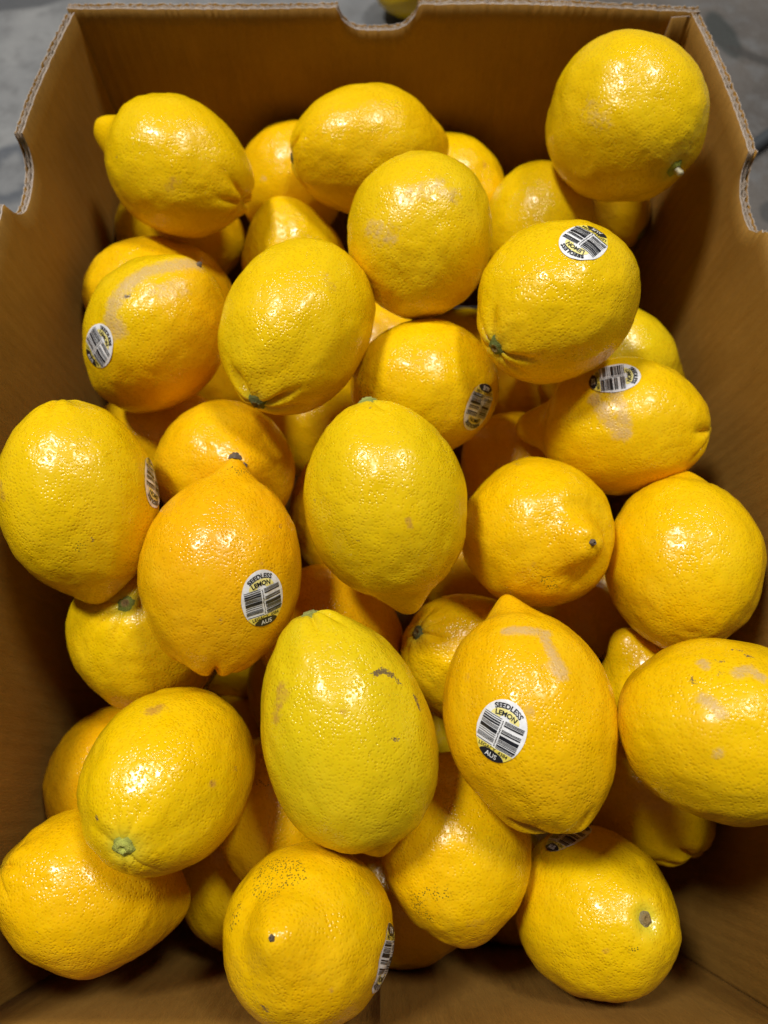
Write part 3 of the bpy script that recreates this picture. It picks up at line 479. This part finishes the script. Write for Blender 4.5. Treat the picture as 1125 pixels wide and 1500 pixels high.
# tone: -1 greenish, 0 clear yellow, 1 orange; lob: furrows at the stem end; dim: stem dimple; fur: furrow round the nipple;
# stem: colour of the stem button (r, g, b, how much of the core keeps it); tip: radius of the dry style scar (mm)
LOOK = {
 'L1': dict(tone=-.05, lob=.05, fur=.03, dim=.05, label='lemon with knob-like tip beside the left wall, nearest the back corner'),
 'L2': dict(tone=.35, label='lemon half hidden between the knob-tipped lemon and the sideways lemon at the back wall'),
 'L3': dict(tone=.2, lob=.05, dim=.04, stem=(.10, .11, .04, .5), label='orange-yellow lemon lying sideways at the back wall below the round notch'),
 'L4': dict(tone=.10, label='lemon mostly hidden behind the sideways lemon, close to the back wall'),
 'L5': dict(tone=-.25, label='round lemon with pale greyish scuffs in front of the sideways lemon'),
 'L6': dict(tone=-.1, label='partly covered lemon between the round scuffed lemon and the high corner lemon'),
 'L7': dict(tone=-.12, dim=.03, ped=1, stem=(.32, .36, .05, .8), label='big bright lemon lying highest, in the back corner by the right wall'),
 'L8': dict(tone=.45, dim=.03, stem=(.18, .17, .05, .4), label='shaded orange lemon tucked beneath the big high corner lemon'),
 'L9': dict(tone=-.05, label='lemon showing only a humped top behind the large lumpy-ended oval lemon'),
 'L10': dict(tone=-.2, lob=.08, dim=.05, stem=(.13, .15, .06, .3), label='large oval lemon with a lumpy stem end pointing down, in front of the humped lemon'),
 'L11': dict(tone=.42, label='orange-yellow lemon showing as a crescent behind the grey-scarred stickered lemon'),
 'L12': dict(tone=.12, split=.5, tip=1.3, label='lemon with a wide grey-tan scar and oval sticker beside the left wall'),
 'L13': dict(tone=.1, label='round lemon with a slanted sticker, directly behind the central upright yellow lemon'),
 'L14': dict(tone=-.05, lob=.05, dim=.05, stem=(.16, .20, .05, .1), label='lemon with an upside-down sticker on top and a green stem end'),
 'L15': dict(tone=-.65, tip=.9, label='greenish lemon pointing at the right wall beneath the lemon with upside-down sticker'),
 'L16': dict(tone=.15, fur=.03, lob=.05, label='lemon lying sideways by the right wall with a sticker above two pinkish scars'),
 'L17': dict(tone=-.12, lob=.03, label='large lemon with tip down and edge sticker, touching the left wall'),
 'L18': dict(tone=.5, tip=1.4, label='orange-yellow lemon just behind the dark tip of the orange stickered lemon'),
 'L19': dict(tone=.72, lob=.09, tip=2.3, dim=.04, label='orange lemon with a dark pointed tip upward and a barcode sticker'),
 'L20': dict(tone=-.35, stem=(.38, .42, .11, .8), lob=.02, label='clear yellow lemon in the centre of the pile, its nipple pointing down'),
 'L21': dict(tone=.2, fur=.05, tip=1.3, label='lemon with a knobbly nipple turned up, beside the central clear yellow lemon'),
 'L22': dict(tone=.12, label='smooth unmarked lemon with its tip up, against the right wall'),
 'L23': dict(tone=-.1, dim=.05, lob=.02, stem=(.22, .26, .05, 0), label='lemon with a grey stem button on top, under the orange dark-tipped lemon'),
 'L24': dict(tone=-.75, dim=.035, lob=.04, stem=(.30, .32, .09, .5), label='large greenish-yellow pear-shaped lemon with dark scabs'),
 'L25': dict(tone=.75, label='deep orange lemon wedged behind the stem end of the greenish pear-shaped lemon'),
 'L26': dict(tone=.1, dim=.06, lob=.03, stem=(.12, .13, .05, .4), label='lemon wedged between the central lemon and the angular-scarred lemon, stem end sideways'),
 'L27': dict(tone=.42, lob=.10, label='orange-yellow lemon with an angular tan scar above a fully readable sticker'),
 'L28': dict(tone=.15, label='large lemon with scattered tan scuffs, cut off by the right edge of the picture'),
 'L29': dict(tone=-.1, label='small lemon tip peeking out between the angular-scarred and the tan-scuffed lemon'),
 'L30': dict(tone=-.05, dim=.03, lob=.012, stem=(.46, .48, .09, 1.), label='lemon with a bright green stem button and a brown spot'),
 'L31': dict(tone=.7, label='orange lemon between the left wall and the lemon with bright green button'),
 'L32': dict(tone=.36, lob=.03, label='glossy orange-yellow lemon in the front corner by the left wall'),
 'L33': dict(tone=.25, label='shaded lemon between the green-buttoned lemon and the greenish pear-shaped lemon'),
 'L34': dict(tone=.1, label='shaded lemon low at the front wall beside the glossy front corner lemon'),
 'L35': dict(tone=.22, fur=.020, tip=1.0, label='lemon at the front with its nipple facing up and a black speckle patch'),
 'L36': dict(tone=.2, label='lemon with tip down and small black specks beneath the greenish pear-shaped lemon'),
 'L37': dict(tone=.2, label='shaded lemon low at the front wall beneath the black-specked tip-down lemon'),
 'L38': dict(tone=-.05, dim=.06, small=1, stem=(.25, .20, .10, .15), label='lemon in the front corner by the right wall, round brown stem scar facing up'),
 'L39': dict(tone=.1, lob=.09, dim=.03, label='lemon with a lobed end beneath the tan-scuffed lemon, by the right wall'),
 'L40': dict(tone=.1, label='dark buried lemon in the gap under the large lumpy-ended oval lemon'),
 'L41': dict(tone=.35, label='buried lemon showing as a sliver along the central clear yellow lemon'),
 'L42': dict(tone=.5, label='buried orange lemon below the knob of the sideways lemon with pinkish scars'),
 'L43': dict(tone=.5, label='buried lemon in the gap between grey-scarred lemon and large lumpy-ended oval lemon'),
 'L44': dict(tone=.4, label='buried lemon in the gap between the grey-scarred lemon and the tip-down lemon'),
 'L45': dict(tone=.15, label='buried lemon glimpsed between the round scuffed lemon and the upside-down-sticker lemon'),
 'L46': dict(tone=.5, label='dark buried lemon glimpsed between lumpy-ended oval lemon and round scuffed lemon'),
 'L47': dict(tone=.1, label='buried lemon in the gap between the orange dark-tipped and greenish pear-shaped lemons'),
 'L48': dict(tone=.3, label='buried lemon glimpsed above the shoulder of the green-buttoned lemon'),
 'L49': dict(tone=.6, label='dark buried lemon in the gap below the knobbly-nippled lemon, by the smooth lemon'),
 'L50': dict(tone=-.3, label='buried lemon glimpsed between the greenish pear-shaped and the angular-scarred lemon'),
 'L51': dict(tone=.7, label='dark buried lemon in the gap between the central and the knobbly-nippled lemon'),
 'L52': dict(tone=.4, label='dark buried lemon in the gap under the lemon with upside-down sticker'),
 'L53': dict(tone=.2, label='dark buried lemon in the gap under the knob-tipped lemon'),
 'L57': dict(tone=.3, label='buried lemon glimpsed beneath the notched bottom end of the orange dark-tipped lemon'),
 'L55': dict(tone=.2, label='buried lemon glimpsed between the black-specked lemon and the brown-stemmed corner lemon'),
}
YELLOW = np.array([0.765, 0.485, 0.001]); GREEN = np.array([0.63, 0.475, 0.006]); ORANGE = np.array([0.765, 0.372, 0.002])
PALE = np.array([0.79, 0.55, 0.02])   # waxy, paler stretches of rind
BUTTON = np.array([0.50, 0.52, 0.05])

def basis(A):
    A = np.asarray(A, float); A = A / np.linalg.norm(A)
    t = np.array([0, 0, 1.]) if abs(A[2]) < .9 else np.array([0, 1., 0])
    X = np.cross(t, A); X /= np.linalg.norm(X)
    return np.stack([X, np.cross(A, X), A], 1)

def lemon_mesh(key, D, K, seed, nth=104, nph=136):
    a, b, s = D['a'], D['b'], D['sh']
    th = np.linspace(0, math.pi, nth + 2)[1:-1]
    # a little denser towards the two ends, where the nipple and the stem sit
    th = th - 0.16 * np.sin(2 * th)
    ph = np.linspace(0, 2 * math.pi, nph, endpoint=False)
    def prof(t):
        tp = math.pi - t
        z = a * np.cos(t) + a * s['nl'] * np.exp(-(t / s['nw']) ** s['ns']) - a * s['sl'] * np.exp(-(tp / s['sw']) ** 2)
        return b * np.sin(t) * (1 + s.get('tps', 0.) * np.cos(t)), z
    TH, PH = np.meshgrid(th, ph, indexing='ij')
    r, z = prof(TH)
    L = np.stack([r * np.cos(PH), r * np.sin(PH), z], -1).reshape(-1, 3)
    _, z0 = prof(np.array([0.0])); _, z1 = prof(np.array([math.pi]))
    L = np.concatenate([L, [[0, 0, float(z0[0])], [0, 0, float(z1[0])]]])
    T = np.concatenate([TH.ravel(), [0, math.pi]]); P = np.concatenate([PH.ravel(), [0, 0]])
    U = L / np.linalg.norm(L, axis=1, keepdims=True)
    ux = np.stack([np.sin(T) * np.cos(P), np.sin(T) * np.sin(P), np.cos(T)], -1)
    tp = math.pi - T
    # unevenness: broad, medium, small swellings
    d = 0.034 * vnoise(ux * 1.15, seed) + 0.017 * vnoise(ux * 2.6, seed + 3) + 0.0085 * vnoise(ux * 6.0, seed + 7) + 0.0046 * vnoise(ux * 13, seed + 11) + 0.0020 * vnoise(ux * 26, seed + 13)
    fade = 1 - 0.5 * np.exp(-(T / .3) ** 2) - 0.5 * np.exp(-(tp / .2) ** 2)
    d = d * fade
    d = d + 0.010 * np.sin(P * 5 + seed) * np.exp(-((tp - .75) / .45) ** 2)
    if K.get('lob'):
        k = 5; phs = P + 0.5 * np.sin(P * 2 + seed)
        lobes = np.abs(np.sin(phs * k / 2 + seed))
        d = d - K['lob'] * 1.5 * (1 - lobes) ** 1.7 * np.exp(-((tp - .27) / .19) ** 2) + K['lob'] * .45 * lobes * np.exp(-((tp - .38) / .2) ** 2)
    fur = K.get('fur', 0.012)
    nw = s['nw']
    d = d - fur * np.exp(-((T - nw * 1.75) / (nw * .5)) ** 2) * (1 + .6 * np.sin(P + seed)) + fur * .3 * np.sin(P * 3 + seed * 2) * np.exp(-((T - nw) / (nw * .7)) ** 2)
    V = L + U * (d * b)[:, None]
    dim = K.get('dim', 0.015)
    V[:, 2] += a * dim * np.exp(-(tp / .14) ** 2) * 1.3
    # the nipple leans a little
    lean = np.exp(-(T / (nw * 1.3)) ** 2) * b * 0.05
    V[:, 0] += lean * math.sin(seed * 1.7); V[:, 1] += lean * math.cos(seed * 2.3)
    n = nth * nph
    i = np.arange(nth - 1)[:, None] * nph; j = np.arange(nph)[None]; j2 = (j + 1) % nph
    quads = np.stack([i + j, i + nph + j, i + nph + j2, i + j2], -1).reshape(-1, 4)
    jj = np.arange(nph); j3 = (jj + 1) % nph
    t1 = np.stack([np.full(nph, n), jj, j3], -1); base = (nth - 1) * nph
    t2 = np.stack([np.full(nph, n + 1), base + j3, base + jj], -1)
    me = np_mesh('lemon', V, quads, np.concatenate([t1, t2]))
    # rind colour
    tone = K['tone'] + 0.16 * vnoise(ux * 1.4, seed + 20) + 0.10 * vnoise(ux * 4, seed + 21)
    tone = tone + 0.22 * np.exp(-(T / .6) ** 2)
    if K.get('split'):   # one cheek riper than the other
        B = basis(D['A']); w = (ux @ B.T) @ np.array([.75, -.55, -.35]); tone = tone + K['split'] * np.clip(w * 1.6, -.6, 1)
    tone = np.clip(tone, -1, 1)[:, None]
    c = np.where(tone < 0, YELLOW + (GREEN - YELLOW) * -tone, YELLOW + (ORANGE - YELLOW) * tone)
    pl = np.clip(0.55 * vnoise(ux * 2.1, seed + 40) + 0.5 * vnoise(ux * 5.5, seed + 41), 0, 1)[:, None] * 0.22
    c = c * (1 - pl) + PALE * pl
    g = (np.exp(-(tp / .17) ** 2) * (.75 if K.get('stem') else .25))[:, None]
    c = c * (1 - g) + BUTTON * g
    gl = np.clip(0.86 + 0.18 * math.sin(seed * 2.1) + 0.30 * vnoise(ux * 2.6, seed + 30) + 0.25 * vnoise(ux * 7, seed + 31), 0.45, 1.3)
    at = me.attributes.new('tone', 'FLOAT_COLOR', 'POINT')
    at.data.foreach_set('color', np.concatenate([c, gl[:, None]], 1).astype(np.float32).ravel())
    # marks
    mk = np.zeros((len(L), 4))
    for kind, rad, st, pl in D.get('mk', []):
        pl = np.array(pl); best = np.full(len(L), 9.)
        for q in range(len(pl) - 1):
            p0, p1 = pl[q], pl[q + 1]; e = p1 - p0; ee = max(e @ e, 1e-12)
            t = np.clip(((L - p0) @ e) / ee, 0, 1)
            best = np.minimum(best, np.linalg.norm(L - p0 - t[:, None] * e, axis=1))
        rr = rad * 1e-3 + (0.0004 if kind == 1 else 0)
        val = st * np.clip(1.35 - best / rr * .75, 0, 1)
        mk[:, kind] = np.maximum(mk[:, kind], val)
    at = me.attributes.new('mark', 'FLOAT_COLOR', 'POINT')
    at.data.foreach_set('color', mk.astype(np.float32).ravel())
    me.materials.append(M_RIND_MARKED if D.get('mk') else M_RIND)
    return me, V, quads, np.concatenate([t1, t2])

# ------------------------------------------------------------------ stickers
HW, HH = 0.00885, 0.01090
def text_shape(s, height, bold=0.02):
    cu = bpy.data.curves.new('txt', 'FONT'); cu.body = s; cu.align_x = 'CENTER'; cu.size = 1.0; cu.offset = bold
    cu.resolution_u = 3
    ob = bpy.data.objects.new('txt', cu); COL.objects.link(ob)
    bpy.context.view_layer.update()
    me = bpy.data.meshes.new_from_object(ob.evaluated_get(bpy.context.evaluated_depsgraph_get()))
    V = np.array([v.co[:2] for v in me.vertices]); Fq = [tuple(p.vertices) for p in me.polygons]
    bpy.data.objects.remove(ob); bpy.data.curves.remove(cu); bpy.data.meshes.remove(me)
    k = height / 0.70
    return V * k, Fq
TXT = {k: text_shape(k, h, bd) for k, h, bd in (('SEEDLESS', .00165, .03), ('LEMON', .0016, .03), ('LEGACY  4384', .00125, .012), ('AUS', .0017, .01))}

def oval_x(y): return HW * math.sqrt(max(0, 1 - (y / HH) ** 2))
def strip(x0, x1, y0, y1, n=7):
    V, Fq = [], []
    for i in range(n + 1):
        x = x0 + (x1 - x0) * i / n; V += [(x, y0), (x, y1)]
    for i in range(n): Fq.append((2 * i, 2 * i + 2, 2 * i + 3, 2 * i + 1))
    return V, Fq
def band(ylo, yhi, nx=14, ny=4):
    """part of the oval between two curves ylo(x), yhi(x), given as functions of a -1..1 coordinate"""
    V, Fq = [], []
    for i in range(nx + 1):
        u = -1 + 2 * i / nx
        for k in range(ny + 1):
            t = k / ny
            y = ylo(u) * (1 - t) + yhi(u) * t
            V.append((u * oval_x(y) * .985, y))
    for i in range(nx):
        for k in range(ny):
            q = i * (ny + 1) + k; Fq.append((q, q + ny + 1, q + ny + 2, q + 1))
    return V, Fq
def join(parts):
    V, Fq = [], []
    for v, f in parts:
        o = len(V); V += [tuple(p) for p in v]; Fq += [tuple(x + o for x in q) for q in f]
    return V, Fq
mm = 0.001
def build_art():
    art = []
    disc_V, disc_F = [(0, 0)], []
    nr, na = 14, 64
    for r in range(1, nr + 1):
        for k in range(na):
            t = 2 * math.pi * k / na; disc_V.append((HW * r / nr * math.cos(t), HH * r / nr * math.sin(t)))
    for k in range(na): disc_F.append((0, 1 + k, 1 + (k + 1) % na))
    for r in range(nr - 1):
        for k in range(na):
            p, q = 1 + r * na, 1 + (r + 1) * na; disc_F.append((p + k, q + k, q + (k + 1) % na, p + (k + 1) % na))
    paper = (disc_V, disc_F)
    # pale yellow slice behind the name
    sv, sf = [], []
    n = 20
    for i in range(n + 1):
        t = math.pi * i / n
        for rr in (0.35, 1.0): sv.append((5.3 * mm * rr * math.cos(t) * -1, 4.4 * mm + 3.3 * mm * rr * math.sin(t)))
    for i in range(n): sf.append((2 * i, 2 * i + 1, 2 * i + 3, 2 * i + 2))
    art.append(('yellow_patch', (sv, sf), M_PALEYEL, .00018))
    art.append(('yellow_band', band(lambda u: -8.2 * mm + 1.0 * mm * (1 - u * u) - .9 * mm * u * u, lambda u: -6.15 * mm), M_YEL, .00018))
    art.append(('black_cap', band(lambda u: -HH * .992 * 1.0, lambda u: -8.25 * mm + 1.0 * mm * (1 - u * u) - .9 * mm * u * u), M_INK, .00020))
    L_bars = [(4.15, .2), (3.45, .30), (2.65, .55), (1.80, .60), (1.05, .22), (.65, .20), (.28, .20), (-.75, 1.25), (-1.95, .22), (-2.70, .25), (-3.45, .22), (-3.85, .22), (-4.25, .22), (-4.65, .22), (-5.75, .24)]
    R_bars = [(3.95, .22), (3.55, .22), (3.15, .2), (2.55, .52), (.95, .22), (.55, .22), (-.05, .45), (-1.65, 1.3), (-2.65, .22), (-3.05, .22), (-3.45, .2), (-3.95, .24), (-4.75, .62), (-5.35, .22), (-5.75, .22)]
    bars = []
    for y, t in L_bars:
        x0 = -min(7.5 * mm, oval_x(y * mm) - .5 * mm); bars.append(strip(x0, -.75 * mm, (y - t / 2) * mm, (y + t / 2) * mm))
    for y, t in R_bars:
        x1 = min(7.5 * mm, oval_x(y * mm) - .5 * mm); bars.append(strip(.65 * mm, x1, (y - t / 2) * mm, (y + t / 2) * mm))
    rg = random.Random(9); y = 3.8
    while y > -5.4:   # the column of minute figures between the two halves, too small to read
        t = rg.uniform(.2, .42); w = rg.uniform(.15, .3); x = rg.uniform(-.15, .1)
        bars.append(strip((x - w) * mm, (x + w) * mm, (y - t) * mm, y * mm, 1)); y -= t + .18
    art.append(('barcode', join(bars), M_INK, .00026))
    def arc(s, rad, yc):
        V, Fq = TXT[s]
        return [(math.sin(x / rad) * (rad + y), yc - rad + math.cos(x / rad) * (rad + y)) for x, y in V], Fq
    art.append(('lettering', join([arc('SEEDLESS', 7.4 * mm, 7.95 * mm), arc('LEMON', 12 * mm, 5.35 * mm)]), M_INK, .00030))
    art.append(('small_lettering', join([arc('LEGACY  4384', 60 * mm, -7.45 * mm)]), M_INK, .00030))
    art.append(('white_lettering', join([arc('AUS', 60 * mm, -9.75 * mm)]), M_WHITE, .00032))
    return paper, art
PAPER, ART = build_art()

def make_sticker(parent, D, V, polys):
    bvh = BVHTree.FromPolygons([Vector(v) for v in V], polys)
    p, up = Vector(D['stk'][0]), Vector(D['stk'][1])
    loc, nrm, _, _ = bvh.find_nearest(p)
    if nrm.dot(p) < 0: nrm = -nrm
    # average the normal over the patch so that the sticker lies flat on the broad curve
    up = (up - nrm * up.dot(nrm)).normalized(); right = up.cross(nrm).normalized()
    ang = loc.x * 900 + loc.y * 700
    def lay(pts, off):
        out = []
        for x, y in pts:
            o = loc + right * x + up * y + nrm * 0.02
            h, hn, _, _ = bvh.ray_cast(o, -nrm)
            if h is None: h, hn, _, _ = bvh.find_nearest(o - nrm * .02)
            if hn.dot(nrm) < 0: hn = -hn
            q = (x / HW) ** 2 + (y / HH) ** 2          # a crinkled sheet whose rim lifts a hair on one side
            lift = .00009 * math.sin(x * 800 + ang) * math.sin(y * 620 - ang) + .00022 * max(0, q - .55) * (1 + math.sin(math.atan2(y, x) * 2 + ang))
            out.append(h + hn * (off + .00012 + lift))
        return out
    root = link('sticker', quick_mesh('sticker', lay(PAPER[0], .00005), PAPER[1]), parent, M_PAPER)
    for name, (v, f), mat, off in ART:
        link(name, quick_mesh(name, lay(v, off), f), root, mat)
    return root

def button_mesh(seed, rad=0.0038):
    rg = random.Random(seed)
    V, Fq = [(0, 0, 0.0007)], []
    na = 30
    rings = [(.16, .0011), (.34, .0018), (.52, .0019), (.62, .0012), (.80, .0011), (1.02, .0005), (1.18, -.0008)]
    wob = [rg.uniform(-1, 1) for _ in range(6)]
    for rr, zz in rings:
        for k in range(na):
            t = 2 * math.pi * k / na
            w = 1 + .10 * math.sin(5 * t + wob[0] * 3) * rr + .07 * wob[1] * math.sin(2 * t + wob[2]) + .04 * math.sin(9 * t + wob[3] * 5) * rr
            V.append((rad * rr * w * math.cos(t), rad * rr * w * math.sin(t), zz + rg.uniform(-1, 1) * .00012))
    for k in range(na): Fq.append((0, 1 + k, 1 + (k + 1) % na))
    for r in range(len(rings) - 1):
        for k in range(na):
            p, q = 1 + r * na, 1 + (r + 1) * na
            Fq.append((p + k, q + k, q + (k + 1) % na, p + (k + 1) % na))
    return quick_mesh('stem_button', V, Fq)

GROUP = 'lemons piled in the cardboard carton'
for num, (key, D) in enumerate(LEMONS.items()):
    K = LOOK[key]
    seed = 11 + num * 3
    me, V, quads, tris = lemon_mesh(key, D, K, seed)
    o = link('lemon', me)
    B = basis(D['A'])
    mw = Matrix([[*B[r], D['c'][r]] for r in range(3)] + [[0, 0, 0, 1]])
    o.matrix_world = mw
    tag(o, K['label'], 'lemon', GROUP)
    if 'stk' in D:
        make_sticker(o, D, V, [tuple(q) for q in quads.tolist()] + [tuple(t) for t in tris.tolist()])
    if K.get('stem'):
        sb = link('stem_button', button_mesh(seed, .0030 if K.get('small') else .0038), o, M_STEM)
        sb.location = (0, 0, float(V[-1][2]) + 0.0001); sb.rotation_euler = (math.pi, 0, seed)
        sb.color = K['stem']
        if K.get('ped'):    # a stub of the dry stalk still on the button
            pv, pf = [], []
            for k, (rr, zz) in enumerate(((.0015, 0), (.0013, .0018), (.0014, .0036), (.0011, .0042))):
                for q in range(12):
                    w = 1 + .15 * math.sin(q * 2.1 + k); pv.append((rr * w * math.cos(q * math.pi / 6) + .0003 * k, rr * w * math.sin(q * math.pi / 6), .001 + zz))
            for k in range(3):
                for q in range(12): pf.append((k * 12 + q, k * 12 + (q + 1) % 12, k * 12 + 12 + (q + 1) % 12, k * 12 + 12 + q))
            pf.append(tuple(range(36, 48)))
            link('stalk', quick_mesh('stalk', pv, pf), sb, M_STALK)
    if K.get('tip'):
        tpb = link('style_tip', button_mesh(seed + 1, K['tip'] * mm), o, M_DARKTIP)
        tpb.location = (float(V[-2][0]), float(V[-2][1]), float(V[-2][2]) - 0.0002); tpb.rotation_euler = (0, 0, seed)

# ------------------------------------------------------------------ things on the floor beyond the carton
D = dict(a=.040, b=.032, A=[.95, .25, .0], c=[.030, .716, .0325], sh=dict(nl=.1, nw=.34, ns=2.2, sl=.04, sw=.45))
me, *_ = lemon_mesh('floor', D, dict(tone=.0), 211)
o = link('lemon', me)
B = basis(D['A']); o.matrix_world = Matrix([[*B[r], D['c'][r]] for r in range(3)] + [[0, 0, 0, 1]])
tag(o, 'blurred yellow fruit on the grey floor, seen through the notch of the back wall', 'lemon')

def tube(name, pts, rad, mat, na=20):
    V, Fq = [], []
    P = [Vector(p) for p in pts]
    for i, p in enumerate(P):
        t = (P[min(i + 1, len(P) - 1)] - P[max(i - 1, 0)]).normalized()
        a = t.cross(Vector((0, 0, 1))).normalized(); b = a.cross(t)
        for k in range(na):
            q = 2 * math.pi * k / na; V.append(p + a * rad * math.cos(q) + b * rad * math.sin(q))
    for i in range(len(P) - 1):
        for k in range(na): Fq.append((i * na + k, (i + 1) * na + k, (i + 1) * na + (k + 1) % na, i * na + (k + 1) % na))
    Fq += [tuple(range(na)), tuple(range((len(P) - 1) * na, len(P) * na))[::-1]]
    return link(name, quick_mesh(name, V, Fq), None, mat)
rod = tube('metal_rod', [(.285 + .022 * i, .494 + .0170 * i, .0066) for i in range(14)], .0064, M_ROD)
tag(rod, 'dark grey metal rod on the floor beside the right wall of the carton', 'rod')
